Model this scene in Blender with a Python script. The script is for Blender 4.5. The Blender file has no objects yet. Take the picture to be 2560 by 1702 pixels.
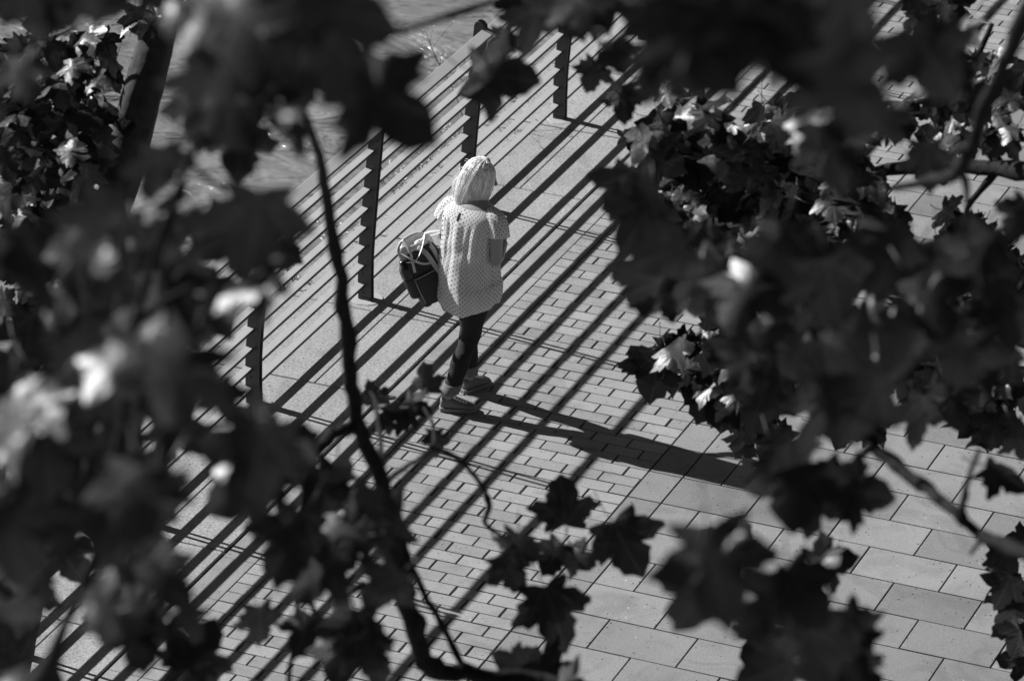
import bpy, math, random
import numpy as np
from mathutils import Vector, Matrix
R = math.radians
rnd = random.Random(7)

# ------------------------------------------------------------------ camera, world, sun
scene = bpy.context.scene
COL = scene.collection
CAM = Vector((10.097, -19.155, 11.353))
FW = Vector((-0.34795, 0.82983, -0.43626)).normalized()
RT = Vector((0.92012, 0.39149, 0.0108)).normalized()
UP = RT.cross(FW).normalized(); RT = FW.cross(UP).normalized()
FPX = 10950.0
cd = bpy.data.cameras.new("camera")
cam = bpy.data.objects.new("camera", cd); COL.objects.link(cam)
m = Matrix((RT, UP, -FW)).transposed().to_4x4(); m.translation = CAM
cam.matrix_world = m
cd.sensor_width = 36.0; cd.lens = 36.0 * FPX / 2560.0
cd.clip_start = 0.3; cd.clip_end = 900
cd.dof.use_dof = True; cd.dof.focus_distance = 24.0; cd.dof.aperture_fstop = 154.0 / 36.0
cd.dof.aperture_blades = 9
scene.camera = cam
SUN = Vector((-1.0, 0.13, 0.0)).normalized() * math.cos(R(32.0)) + Vector((0, 0, math.sin(R(32.0))))
w = bpy.data.worlds.new("World"); scene.world = w; w.use_nodes = True
nt = w.node_tree; nt.nodes.clear()
sky = nt.nodes.new("ShaderNodeTexSky"); sky.sky_type = 'NISHITA'; sky.sun_disc = False
sky.sun_elevation = R(32.0); sky.sun_rotation = math.atan2(SUN.x, SUN.y)
# black and white film behind a red filter: only the red of the sky counts
bw = nt.nodes.new("ShaderNodeSeparateColor"); bg = nt.nodes.new("ShaderNodeBackground")
bg.inputs[1].default_value = 0.028
wo = nt.nodes.new("ShaderNodeOutputWorld")
nt.links.new(sky.outputs[0], bw.inputs[0]); nt.links.new(bw.outputs[0], bg.inputs[0]); nt.links.new(bg.outputs[0], wo.inputs[0])
sl = bpy.data.lights.new("sun", 'SUN'); sl.energy = 5.0; sl.angle = R(0.5); sl.color = (1, 1, 1)
so = bpy.data.objects.new("sun", sl); COL.objects.link(so)
so.rotation_euler = SUN.to_track_quat('Z', 'Y').to_euler(); so.location = (-20, 5, 20)
scene.view_settings.view_transform = 'Standard'; scene.view_settings.look = 'None'
scene.view_settings.exposure = 0.76; scene.view_settings.gamma = 1
scene.render.resolution_x = 1024; scene.render.resolution_y = 680

# ------------------------------------------------------------------ placing helpers
HD = Vector((FW.x, FW.y, 0)).normalized()
def ray(x, y): return (FW * FPX + RT * (x - 1280) - UP * (y - 851)).normalized()
def at(x, y, d): return CAM + ray(x, y) * d                       # d metres from the lens
def at_h(x, y, h):
    r = ray(x, y); return CAM + r * (h / r.dot(HD))               # h metres away over ground
def ground(x, y, z=0.0):
    r = ray(x, y); return CAM + r * ((z - CAM.z) / r.z)

# ------------------------------------------------------------------ object helpers
def tag(o, label=None, cat=None, group=None, kind=None):
    if label: o['label'] = label
    if cat: o['category'] = cat
    if group: o['group'] = group
    if kind: o['kind'] = kind
    return o
def empty(name, loc=(0, 0, 0), rz=0.0):
    o = bpy.data.objects.new(name, None); COL.objects.link(o)
    o.location = loc; o.rotation_euler = (0, 0, rz); o.empty_display_size = .1
    return o
class MB:
    def __init__(s): s.v = []; s.f = []; s.uv = None; s.cyl = True
    def add(s, vs, fs):
        b = len(s.v); s.v += [tuple(v) for v in vs]; s.f += [tuple(b + i for i in f) for f in fs]
    def box(s, x0, x1, y0, y1, z0, z1, ch=0.0):
        if ch <= 0:
            s.add([(x0,y0,z0),(x1,y0,z0),(x1,y1,z0),(x0,y1,z0),(x0,y0,z1),(x1,y0,z1),(x1,y1,z1),(x0,y1,z1)],
                  [(0,3,2,1),(4,5,6,7),(0,1,5,4),(1,2,6,5),(2,3,7,6),(3,0,4,7)])
        else:
            c = ch
            s.add([(x0,y0,z0),(x1,y0,z0),(x1,y1,z0),(x0,y1,z0),
                   (x0,y0,z1-c),(x1,y0,z1-c),(x1,y1,z1-c),(x0,y1,z1-c),
                   (x0+c,y0+c,z1),(x1-c,y0+c,z1),(x1-c,y1-c,z1),(x0+c,y1-c,z1)],
                  [(0,1,5,4),(1,2,6,5),(2,3,7,6),(3,0,4,7),(4,5,9,8),(5,6,10,9),(6,7,11,10),(7,4,8,11),(8,9,10,11)])
    def tube(s, pts, rad, seg=10, flat=1.0, up=None, caps=True):
        """tapered tube; rad = list or number; flat squeezes one axis"""
        pts = [Vector(p) for p in pts]; n = len(pts)
        if not hasattr(rad, '__len__'): rad = [rad] * n
        prev = None; rings = []
        for i, p in enumerate(pts):
            t = (pts[min(i + 1, n - 1)] - pts[max(i - 1, 0)]).normalized()
            if prev is None:
                a = Vector(up) if up else (Vector((0, 0, 1)) if abs(t.z) < .9 else Vector((1, 0, 0)))
            else: a = prev
            a = (a - t * a.dot(t)).normalized(); prev = a; b = t.cross(a)
            rings.append([p + (a * math.cos(2*math.pi*k/seg) * flat + b * math.sin(2*math.pi*k/seg)) * rad[i] for k in range(seg)])
        s.loft(rings, caps)
    def loft(s, rings, caps=True):
        seg = len(rings[0]); vs = [v for r in rings for v in r]; fs = []
        for i in range(len(rings) - 1):
            for k in range(seg):
                a = i*seg + k; b = i*seg + (k+1) % seg
                fs.append((a, b, b + seg, a + seg))
        if caps: fs.append(tuple(range(seg))[::-1]); fs.append(tuple((len(rings)-1)*seg + k for k in range(seg)))
        s.add(vs, fs)
    def ball(s, c, rx, ry, rz, rot=None, nu=20, nv=12):
        rings = []; c = Vector(c)
        for j in range(1, nv):
            ph = math.pi * j / nv
            rings.append([Vector((rx*math.sin(ph)*math.cos(2*math.pi*k/nu), ry*math.sin(ph)*math.sin(2*math.pi*k/nu), -rz*math.cos(ph))) for k in range(nu)])
        if rot: rings = [[rot @ v for v in r] for r in rings]
        s.loft([[c + v for v in r] for r in rings])
    def wrap(s, u): return .0256*40 if u[0] < 1.9 else .0256*16
    def build(s, name, mat=None, parent=None, smooth=False):
        me = bpy.data.meshes.new(name); me.from_pydata(s.v, [], s.f); me.update()
        if s.uv:
            l = me.uv_layers.new(name="UVMap")
            for p in me.polygons:
                us = [s.uv[me.loops[i].vertex_index] for i in p.loop_indices]; mx = max(u[0] for u in us)
                for i, u in zip(p.loop_indices, us): l.data[i].uv = (u[0] + (s.wrap(u) if s.cyl and mx - u[0] > .2 else 0), u[1])
        o = bpy.data.objects.new(name, me); COL.objects.link(o)
        if mat: me.materials.append(mat)
        if smooth: me.polygons.foreach_set('use_smooth', [True] * len(me.polygons))
        if parent: o.parent = parent
        return o
def subdiv(o, n=1):
    md = o.modifiers.new("subdivision", 'SUBSURF'); md.levels = n; md.render_levels = n; return o
def bevel(o, wd, n=2):
    md = o.modifiers.new("bevel", 'BEVEL'); md.width = wd; md.segments = n; md.limit_method = 'ANGLE'; return o

# ------------------------------------------------------------------ materials (all grey: the photograph is black and white)
def G(v): return (v, v, v, 1)
class NT:
    def __init__(s, name):
        s.m = bpy.data.materials.new(name); s.m.use_nodes = True; s.t = s.m.node_tree
        s.p = s.t.nodes["Principled BSDF"]
    def n(s, typ, **kw):
        x = s.t.nodes.new(typ)
        for k, v in kw.items(): setattr(x, k, v)
        return x
    def l(s, a, b): s.t.links.new(a, b)
    def math(s, op, a, b=None, clamp=False):
        x = s.n("ShaderNodeMath", operation=op); x.use_clamp = clamp
        for i, v in enumerate((a, b)):
            if v is None: continue
            if isinstance(v, (int, float)): x.inputs[i].default_value = v
            else: s.l(v, x.inputs[i])
        return x.outputs[0]
    def noise(s, vec, scale, detail=4, rough=.55, dist=0.0):
        x = s.n("ShaderNodeTexNoise"); x.inputs['Scale'].default_value = scale; x.inputs['Detail'].default_value = detail
        x.inputs['Roughness'].default_value = rough; x.inputs['Distortion'].default_value = dist
        if vec is not None: s.l(vec, x.inputs['Vector'])
        return x.outputs['Fac']
    def ramp(s, fac, stops):
        x = s.n("ShaderNodeValToRGB"); e = x.color_ramp.elements
        while len(e) < len(stops): e.new(.5)
        for i, (p, v) in enumerate(stops): e[i].position = p; e[i].color = G(v)
        s.l(fac, x.inputs[0]); return x.outputs[0]
    def bump(s, h, strength, dist, into=True):
        b = s.n("ShaderNodeBump"); b.inputs['Strength'].default_value = strength; b.inputs['Distance'].default_value = dist
        s.l(h, b.inputs['Height'])
        if into: s.l(b.outputs[0], s.p.inputs['Normal'])
        return b
def simple(name, v, rough=.6, metal=0.0, var=.12, scale=30, bump=.0, spec=.5):
    t = NT(name); co = t.n("ShaderNodeTexCoord").outputs['Object']
    f = t.noise(co, scale, 5)
    c = t.ramp(f, [(.3, v*(1-var)), (.7, v*(1+var))]); t.l(c, t.p.inputs['Base Color'])
    t.p.inputs['Roughness'].default_value = rough; t.p.inputs['Metallic'].default_value = metal
    t.p.inputs['Specular IOR Level'].default_value = spec
    if bump: t.bump(f, bump, .01)
    return t.m
def stone(name, v, island=.10, grain=.10, blotch=.12, pits=.5, pitscale=26, grain_scale=160):
    t = NT(name); co = t.n("ShaderNodeTexCoord").outputs['Object']
    geo = t.n("ShaderNodeNewGeometry")
    big = t.noise(co, 1.3, 5, .6); mid = t.noise(co, 9, 4, .6); fine = t.ramp(t.noise(co, grain_scale, 3, .8), [(.33, 0), (.67, 1)])
    a = t.math('MULTIPLY_ADD', big, 2*blotch); t.t.nodes[-1].inputs[2].default_value = 1 - blotch
    b = t.math('MULTIPLY_ADD', fine, 2.6*grain); t.t.nodes[-1].inputs[2].default_value = 1 - 1.3*grain
    e = t.math('MULTIPLY_ADD', mid, .24); t.t.nodes[-1].inputs[2].default_value = .88
    d = t.math('MULTIPLY_ADD', geo.outputs['Random Per Island'], 2*island); t.t.nodes[-1].inputs[2].default_value = 1 - island
    x = t.math('MULTIPLY', t.math('MULTIPLY', a, b), t.math('MULTIPLY', d, e))
    vo = t.n("ShaderNodeTexVoronoi"); vo.inputs['Scale'].default_value = pitscale
    wn = t.n("ShaderNodeTexNoise"); wn.inputs['Scale'].default_value = 90; t.l(co, wn.inputs['Vector'])
    vm = t.n("ShaderNodeVectorMath", operation='MULTIPLY_ADD'); t.l(wn.outputs['Color'], vm.inputs[0]); vm.inputs[1].default_value = (.012, .012, .012); t.l(co, vm.inputs[2])
    t.l(vm.outputs[0], vo.inputs['Vector'])
    # only some of the cells carry a pit, of uneven size
    sep = t.n("ShaderNodeSeparateColor"); t.l(vo.outputs['Color'], sep.inputs[0])
    rad = t.math('MULTIPLY', t.math('POWER', sep.outputs[0], 5.0), .27)
    pit = t.math('LESS_THAN', vo.outputs['Distance'], rad)
    spot = t.math('GREATER_THAN', sep.outputs[1], .94)
    pit2 = t.math('MULTIPLY', pit, t.math('SUBTRACT', 1.0, spot))
    stain = t.ramp(t.noise(co, 2.3, 6, .68, 1.2), [(.50, 1.0), (.60, .86), (.74, .72)])
    x = t.math('MULTIPLY', x, stain)
    dk = t.math('SUBTRACT', 1.0, t.math('MULTIPLY', pit2, pits))
    lt = t.math('ADD', 1.0, t.math('MULTIPLY', t.math('MULTIPLY', pit, spot), 1.0))
    y = t.math('MULTIPLY', t.math('MULTIPLY', x, v), t.math('MULTIPLY', dk, lt))
    cc = t.n("ShaderNodeCombineColor")
    for i in range(3): t.l(y, cc.inputs[i])
    t.l(cc.outputs[0], t.p.inputs['Base Color']); t.p.inputs['Roughness'].default_value = .85
    t.p.inputs['Specular IOR Level'].default_value = .3
    t.bump(fine, .35, .003)
    return t.m
M = {}
M['concrete'] = stone('concrete', .29, .06, .30, .28, .8, 46, 62)
M['paver'] = stone('paver', .268, .14, .13, .14, .75, 46, 90)
M['slab'] = stone('slab', .222, .20, .13, .24, .75, 40, 90)
M['joint'] = simple('joint_sand', .05, .95, var=.8, scale=14)
M['grout'] = simple('grout', .34, .9, var=.12, scale=60)
M['slat'] = simple('painted_steel', .47, .45, .0, .05, 8)
M['rail'] = simple('handrail_steel', .42, .4, .0, .06, 3)
M['post'] = simple('dark_steel_and_shade', .04, .5, .0, .2, 14)  # post steel, also the painted shade on slat and handrail faces
M['bark'] = simple('bark', .03, .9, var=.6, scale=14, bump=1.0)
M['twig'] = simple('twig_bark', .014, .9, var=.5, scale=50, bump=.6, spec=.12)
M['skin'] = simple('skin', .27, .5, var=.05, scale=20)
M['denim'] = simple('denim', .022, .85, var=.4, scale=220, bump=.2, spec=.2)
M['cuff'] = simple('denim_inside', .16, .85, var=.2, scale=240, spec=.2)
M['shoe'] = simple('shoe_canvas', .15, .7, var=.15, scale=120)
M['sole'] = simple('sole_rubber', .18, .6, var=.1, scale=40)
M['lace'] = simple('lace', .80, .7, var=.05)
M['canvas'] = simple('bag_canvas', .035, .75, var=.25, scale=160, bump=.3)
M['strap'] = simple('strap_webbing', .36, .6, var=.12, scale=120)
M['flap'] = simple('bag_leather', .50, .42, var=.12, scale=60)
M['bottle'] = simple('bottle_black', .008, .25, var=.1)
M['dry'] = simple('dry_leaf', .62, .7, var=.2, scale=30)
M['weed'] = simple('weed_stem', .12, .7, var=.3, scale=60)
M['flower'] = simple('weed_flower', .75, .6, var=.1)

def leaf_material():
    t = NT('leaf'); co = t.n("ShaderNodeTexCoord").outputs['Object']
    geo = t.n("ShaderNodeNewGeometry")
    f = t.noise(co, 22, 3)
    v = t.math('MULTIPLY', t.math('ADD', .55, geo.outputs['Random Per Island']), t.math('ADD', .6, t.math('MULTIPLY', f, .8)))
    uv = t.n("ShaderNodeUVMap").outputs[0]; sp = t.n("ShaderNodeSeparateXYZ"); t.l(uv, sp.inputs[0])
    ax = t.math('ABSOLUTE', sp.outputs[0]); an = t.math('ARCTAN2', ax, t.math('ADD', sp.outputs[1], .02))
    d = t.math('MINIMUM', an, t.math('MINIMUM', t.math('ABSOLUTE', t.math('SUBTRACT', an, .72)), t.math('ABSOLUTE', t.math('SUBTRACT', an, 1.45))))
    rr_ = t.math('SQRT', t.math('ADD', t.math('MULTIPLY', ax, ax), t.math('MULTIPLY', sp.outputs[1], sp.outputs[1])))
    side = t.math('ABSOLUTE', t.math('SUBTRACT', t.math('FRACT', t.math('MULTIPLY', t.math('ADD', rr_, t.math('MULTIPLY', d, .9)), 9.0)), .5))
    vein = t.math('MAXIMUM', t.math('LESS_THAN', t.math('MULTIPLY', d, rr_), .011), t.math('MULTIPLY', t.math('LESS_THAN', side, .05), .45))
    v = t.math('MULTIPLY', v, t.math('ADD', .9, t.math('MULTIPLY', vein, 1.5)))
    t.bump(t.math('ADD', t.math('MULTIPLY', vein, -1.0), t.noise(co, 60, 2)), .35, .004)
    def col(k):
        cc = t.n("ShaderNodeCombineColor"); y = t.math('MULTIPLY', v, k)
        for i in range(3): t.l(y, cc.inputs[i])
        return cc.outputs[0]
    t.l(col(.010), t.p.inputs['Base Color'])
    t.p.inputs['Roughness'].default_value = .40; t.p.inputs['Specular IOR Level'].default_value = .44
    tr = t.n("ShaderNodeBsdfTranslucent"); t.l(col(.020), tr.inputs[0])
    ad = t.n("ShaderNodeMixShader"); ad.inputs[0].default_value = .20
    t.l(t.p.outputs[0], ad.inputs[1]); t.l(tr.outputs[0], ad.inputs[2])
    out = [n for n in t.t.nodes if n.type == 'OUTPUT_MATERIAL'][0]; t.l(ad.outputs[0], out.inputs[0])
    return t.m
M['leaf'] = leaf_material()

def water_material():
    t = NT('river_water'); co = t.n("ShaderNodeTexCoord").outputs['Object']
    mp = t.n("ShaderNodeMapping"); mp.inputs['Rotation'].default_value = (0, 0, R(-20)); mp.inputs['Scale'].default_value = (.42, 1.2, 1)
    t.l(co, mp.inputs[0])
    a = t.noise(mp.outputs[0], 1.6, 4, .5, .9); b = t.noise(mp.outputs[0], 6.5, 3, .5, .5)
    h = t.math('ADD', a, t.math('MULTIPLY', b, .20))
    t.l(t.ramp(a, [(.3, .165), (.7, .215)]), t.p.inputs['Base Color'])
    t.p.inputs['Roughness'].default_value = .26
    t.bump(h, 1.0, .30)
    return t.m
M['water'] = water_material()

# ------------------------------------------------------------------ the setting
W = .11; PH = 3.7471                       # one brick course, and where the courses start
X_EDGE, X_JOINT, X_LA, X_LB, X_L4, X_L5 = -.49, .651, .857, .981, 2.397, 2.598
Y0, Y1 = PH + W * -90, PH + W * 120
g = .0042; DEEP = -.016
def struct(o): return tag(o, kind='structure')
b = MB(); b.box(-.47, 320, -320, 330, -.5, DEEP); struct(b.build('ground', M['joint']))
b = MB(); b.box(X_EDGE-.02, -.475, -320, 330, -3.6, -.0165); struct(b.build('quay_wall', M['concrete']))
b = MB(); b.add([(-420,-320,-2.6),(X_EDGE-.02,-320,-2.6),(X_EDGE-.02,330,-2.6),(-420,330,-2.6)], [(0,1,2,3)]); struct(b.build('water', M['water']))
# cast concrete strip along the quay edge, in 1.02 m bays; a second joint runs along it
b = MB(); bay = 9.28 * W; ys = [PH + W * (-11.64) + bay * k for k in range(-9, 14)]
XM = .215
for i in range(len(ys) - 1):
    y0, y1 = ys[i] + .005, ys[i+1] - .005; z = rnd.uniform(-.0015, .0015)
    if i in (1, 3, 7, 10, 13, 16, 19): b.box(X_EDGE, X_JOINT-.010, y0, y1, -.3, z, .003)
    else: b.box(X_EDGE, XM-.003, y0, y1, -.3, z, .003); b.box(XM+.003, X_JOINT-.010, y0, y1, -.3, z + rnd.uniform(-.001,.001), .003)
struct(b.build('concrete_strip', M['concrete']))
b = MB(); k = -88
while k < 116:                                     # long edging stones
    b.box(X_JOINT+.016, X_LA-g*.6, PH+W*k+.0018, PH+W*(k+4)-.0018, -.1, rnd.uniform(-.001,.001), .002); k += 4
struct(b.build('edging_stones', M['paver']))
b = MB()
for n in range(-90, 118):
    y0, y1 = PH + W*n + g*.8, PH + W*(n+1) - g*.8
    b.box(X_LA+g*.6, X_LB-g, y0, y1, -.1, rnd.uniform(-.0012,.0012), .0022)
    xs = [.74 + (n % 2) + 2*k for k in range(3, 12)]; xs = [x*W for x in xs if X_LB+.03 < x*W < X_L4-.03]
    xs = [X_LB] + xs + [X_L4]
    for a, c in zip(xs, xs[1:]):
        j = rnd.uniform(-.0015, .0015)
        b.box(a+g*1.3+rnd.uniform(-.002,.002), c-g*1.3+rnd.uniform(-.002,.002), y0+rnd.uniform(-.0018,.0018), y1+rnd.uniform(-.0018,.0018), -.1, rnd.uniform(-.0015,.0015), .0022)
struct(b.build('brick_paving', M['paver']))
b = MB()
for k in range(-30, 40):
    y0, y1 = PH + W*(-38+3*k)+g, PH + W*(-35+3*k)-g
    b.box(X_L4+g*1.3, X_L5-g, y0, y1, -.1, rnd.uniform(-.001,.001), .002)
    x = (27.94 - 4.5*8 + (2.25 if k % 2 else 0)) * W
    while x < 12.0:
        x2 = x + 4.5*W
        a, c = max(x, X_L5), x2
        if c > X_L5 + .05: b.box(a+g, c-g, y0, y1, -.1, rnd.uniform(-.0015,.0015), .002)
        x = x2
struct(b.build('slab_paving', M['slab']))
# plain paving beyond the laid stones
b = MB(); b.box(12.1, 320, -320, 330, -.012, -.004); struct(b.build('outer_pavement', M['slab']))
b = MB(); b.box(X_EDGE, 12.05, 17.3, 330, -.012, -.004); b.box(X_EDGE, 12.05, -320, -9.0, -.012, -.004); struct(b.build('pavement', M['slab']))

# ------------------------------------------------------------------ the railing
PY = [1.0750 + 1.5356 * k for k in range(-4, 8)]        # post positions along the quay
lp = [(-.032,.0),(-.034,.17),(-.032,.30),(-.024,.40),(-.012,.54),(.002,.68),(.013,.80),(.025,.91),(.037,1.02),(.050,1.16),(.056,1.225)]
rp = [(.050,.0),(.050,.17),(.053,.30),(.060,.40),(.070,.52),(.082,.66),(.093,.79),(.105,.91),(.115,1.02),(.127,1.13),(.130,1.20)]
def interp(L, z):
    for (a, za), (c, zc) in zip(L, L[1:]):
        if za <= z <= zc: return a + (c-a)*(z-za)/(zc-za)
    return L[-1][0]
SZ = [.105 + .1275 * k for k in range(8)]               # slat heights
rail = empty('railing', (0, PY[3], 0))
tag(rail, 'steel quay railing of eight flat slats under a wide handrail, between river and walkway', 'railing')
def post_mb(y):
    b = MB()
    for dy in (-.021, .021):
        t = .0045
        pts = [(x, z) for x, z in rp]
        pts += [(.126,1.232),(.112,1.252),(.092,1.262),(.080,1.262),(.066,1.256),(.058,1.240)]
        # the water side is notched under every slat
        left = []
        for z in [.004] + [q for s_ in SZ for q in (s_-.012, s_-.0119, s_+.006, s_+.012)] + [1.10, 1.16, 1.225]:
            x = interp(lp, z)
            left.append((x, z))
        pts += left[::-1]
        n = len(pts)
        vs = [(x, y+dy-t, z) for x, z in pts] + [(x, y+dy+t, z) for x, z in pts]
        b.add(vs, [tuple(range(n))[::-1], tuple(range(n, 2*n))] + [(i, (i+1) % n, n+(i+1) % n, n+i) for i in range(n)])
    return b
for y in PY:
    p = post_mb(y - PY[3]).build('post', M['post'], rail)
    st = MB(); st.box(-.022, .040, y-PY[3]-.0165, y-PY[3]+.0165, 0, .215); st.box(-.026, .044, y-PY[3]-.03, y-PY[3]-.0256, 0, .02)
    st.build('post_foot', M['post'], p)
    for z in (.05, .17, .36, 1.06):
        bo = MB()
        x = interp(rp, z) - .022 - (.03 if z < .3 else 0)
        bo.tube([(x, y-PY[3]-.0255, z), (x, y-PY[3]-.0325, z)], .006, 8)
        bo.build('bolt', M['post'], p)
    gr = MB(); rings = []
    rr = [rnd.uniform(.085, .12) for _ in range(18)]
    rr = [(rr[i]+rr[i-1]+rr[(i+1) % 18])/3 for i in range(18)]
    for s_, z in ((1, .001), (.93, .0042)):
        rings.append([(.01 + rr[k]*s_*math.cos(k*math.pi/9), y-PY[3]+rr[k]*1.0*s_*math.sin(k*math.pi/9), z) for k in range(18)])
    gr.loft(rings); gr.build('grout_pad', M['grout'], p)
for i in range(len(PY) - 1):
    a, c = PY[i]-PY[3], PY[i+1]-PY[3]
    b = MB()
    for z in SZ:
        xl = interp(lp, z) ; wd, th = .043, .0195; ti = math.tan(R(8))
        vs = []
        for yy in (a+.0045-.021, c-.0045-.021):
            for x, zz in ((xl-.001, z+.006), (xl+wd, z+.006-wd*ti), (xl+wd, z+.006-wd*ti-th), (xl-.001, z+.006-th)): vs.append((x, yy, zz))
        b.add(vs, [(3,2,1,0),(4,5,6,7),(0,1,5,4),(1,2,6,5),(2,3,7,6),(3,0,4,7)])
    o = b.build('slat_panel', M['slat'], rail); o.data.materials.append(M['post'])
    for k_, f_ in enumerate(o.data.polygons): f_.material_index = 0 if k_ % 6 in (2, 5) else 1     # shade put into the colour: front, under and end faces dark
    b = MB(); vs = []
    x0, z0 = .112, 1.217; wd, th = .078, .018; an = R(14)
    cx, sx = math.cos(an), math.sin(an)
    for yy in (a+.012, c-.012):
        for u_, v_ in ((0,0),(wd,0),(wd,-th),(0,-th)):
            vs.append((x0 + u_*cx + v_*sx, yy, z0 - u_*sx + v_*cx))
    b.add(vs, [(3,2,1,0),(4,5,6,7),(0,1,5,4),(1,2,6,5),(2,3,7,6),(3,0,4,7)])
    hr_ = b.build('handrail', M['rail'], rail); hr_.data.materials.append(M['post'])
    for k_, f_ in enumerate(hr_.data.polygons): f_.material_index = 0 if k_ % 6 in (2, 5) else 1  # painted shade again: only top and water-side faces stay pale
    bevel(hr_, .003, 2)

# ------------------------------------------------------------------ the woman
PO = Vector((1.14, 1.57, 0)); HEAD = R(-17)
per = empty('person', PO, HEAD)
tag(per, 'blonde woman seen from behind in polka dot blouse and dark rolled jeans on brick paving', 'person')
V = Vector
ank_r, ank_l = V((-.034, -.140, .085)), V((-.108, .125, .085))
toe_dir_r = V((.80, .60, 0)).normalized(); toe_dir_l = V((.12, 1, 0)).normalized()
hip_r, hip_l = V((.085, .0, .80)), V((-.085, .01, .80))
knee_r, knee_l = V((.028, -.020, .44)), V((-.085, .105, .44))
sh_r, sh_l = V((.165, .035, 1.225)), V((-.165, .04, 1.235))
el_r, el_l = V((.204, -.010, .955)), V((-.215, .02, .985))
wr_r, wr_l = V((.115, .165, 1.0)), V((-.095, .175, 1.0))
b = MB()
def limb(pts, rad, seg=14): b.tube(pts, rad, seg)
def mix(a, c, t): return a + (c-a)*t
for hp, kn, an_ in ((hip_r, knee_r, ank_r), (hip_l, knee_l, ank_l)):
    calf = mix(kn, an_, .32) + V((0, -.012, 0))
    limb([hp+V((0,0,.06)), hp, mix(hp, kn, .5), kn, calf, mix(kn, an_, .75), an_, an_+V((0,0,-.03))], [.05,.065,.055,.040,.040,.034,.032,.03])
for an_, td in ((ank_r, toe_dir_r), (ank_l, toe_dir_l)):
    b.tube([an_-td*.03+V((0,0,-.02)), an_+td*.03+V((0,0,-.04)), an_+td*.11+V((0,0,-.055)), an_+td*.15+V((0,0,-.06))], [.032,.032,.030,.018], 12, .8)
# trunk, neck
def ell(cx, cy, z, rx, ry, n=24, tilt=0): return [V((cx+rx*math.cos(2*math.pi*k/n), cy+ry*math.sin(2*math.pi*k/n), z + tilt*math.sin(2*math.pi*k/n))) for k in range(n)]
b.loft([ell(0,0,.76,.11,.09), ell(0,0,.84,.155,.115), ell(0,0,.93,.14,.10), ell(0,.01,1.02,.125,.09), ell(0,.02,1.12,.14,.095), ell(0,.03,1.2,.155,.09), ell(0,.035,1.25,.13,.07), ell(0,.045,1.285,.06,.055), ell(.0,.06,1.31,.048,.052), ell(.005,.08,1.35,.047,.052)])
for sh, el, wr in ((sh_r, el_r, wr_r), (sh_l, el_l, wr_l)):
    limb([sh+V((-.04*(1 if sh.x>0 else -1),0,-.005)), sh+V((0,0,-.01)), mix(sh, el, .45), el, mix(el, wr, .3), mix(el, wr, .7), wr], [.034,.040,.041,.031,.034,.028,.024])
# hands: palm, four fingers, thumb, curled loosely towards each other
for sgn, wr in ((1, wr_r), (-1, wr_l)):
    d = V((-.55*sgn, .75, .12)).normalized(); up_ = V((0,0,1)); sd = d.cross(up_).normalized()
    pn = sd.cross(d).normalized()
    pc = wr + d*.045
    b.tube([wr, wr+d*.03, wr+d*.07, wr+d*.085], [.022,.034,.037,.030], 12, .42, up=sd)
    for q, (off, ln) in enumerate(((-.028,.062),(-.010,.072),(.009,.068),(.026,.054))):
        s0 = wr + d*.078 + pn*off
        cv = sd * (-sgn)
        b.tube([s0, s0+d*ln*.4+cv*.004, s0+d*ln*.72+cv*.016, s0+d*ln*.86+cv*.032], [.0095,.009,.008,.0065], 8)
    s0 = wr + d*.03 + pn*.026
    b.tube([s0, s0+pn*.026+d*.018, s0+pn*.036+d*.042-sd*sgn*.008, s0+pn*.036+d*.062-sd*sgn*.016], [.012,.0115,.010,.007], 8)
# head turned and bowed a little to the right
hc = V((-.004, .095, 1.388)); hr = Matrix.Rotation(R(-40), 3, 'Z') @ Matrix.Rotation(R(-17), 3, 'X') @ Matrix.Rotation(R(5), 3, 'Y')
b.ball(hc + hr @ V((0, -.008, .018)), .073, .090, .093, hr, 24, 14)
b.ball(hc + hr @ V((0, .022, -.035)), .056, .066, .070, hr, 20, 12)
b.ball(hc + hr @ V((0, .070, -.082)), .020, .018, .016, hr, 12, 8)      # chin
b.tube([hc+hr@V((0,.083,.012)), hc+hr@V((0,.100,-.018)), hc+hr@V((0,.097,-.028))], [.007,.011,.010], 8)
b.ball(hc + hr @ V((0, .086, -.050)), .021, .008, .006, hr, 10, 6); b.ball(hc + hr @ V((0, .084, -.060)), .018, .008, .006, hr, 10, 6)
for s_ in (-1, 1):
    b.ball(hc + hr @ V((s_*.074, -.005, -.012)), .008, .017, .027, hr, 10, 8)
    b.ball(hc + hr @ V((s_*.030, .078, .024)), .020, .008, .006, hr, 10, 6)   # brows
    b.ball(hc + hr @ V((s_*.036, .066, -.026)), .020, .014, .016, hr, 10, 6)  # cheeks
body = b.build('body', M['skin'], per, True)
md = body.modifiers.new('remesh', 'REMESH'); md.mode = 'VOXEL'; md.voxel_size = .0055; md.use_smooth_shade = True
md = body.modifiers.new('smooth', 'SMOOTH'); md.factor = .5; md.iterations = 3
for s_ in (-1, 1):
    e = MB(); e.ball(hc + hr @ V((s_*.030, .078, .006)), .012, .009, .008, hr, 12, 8); e.build('eye', M['bottle'], per, True)
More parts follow.
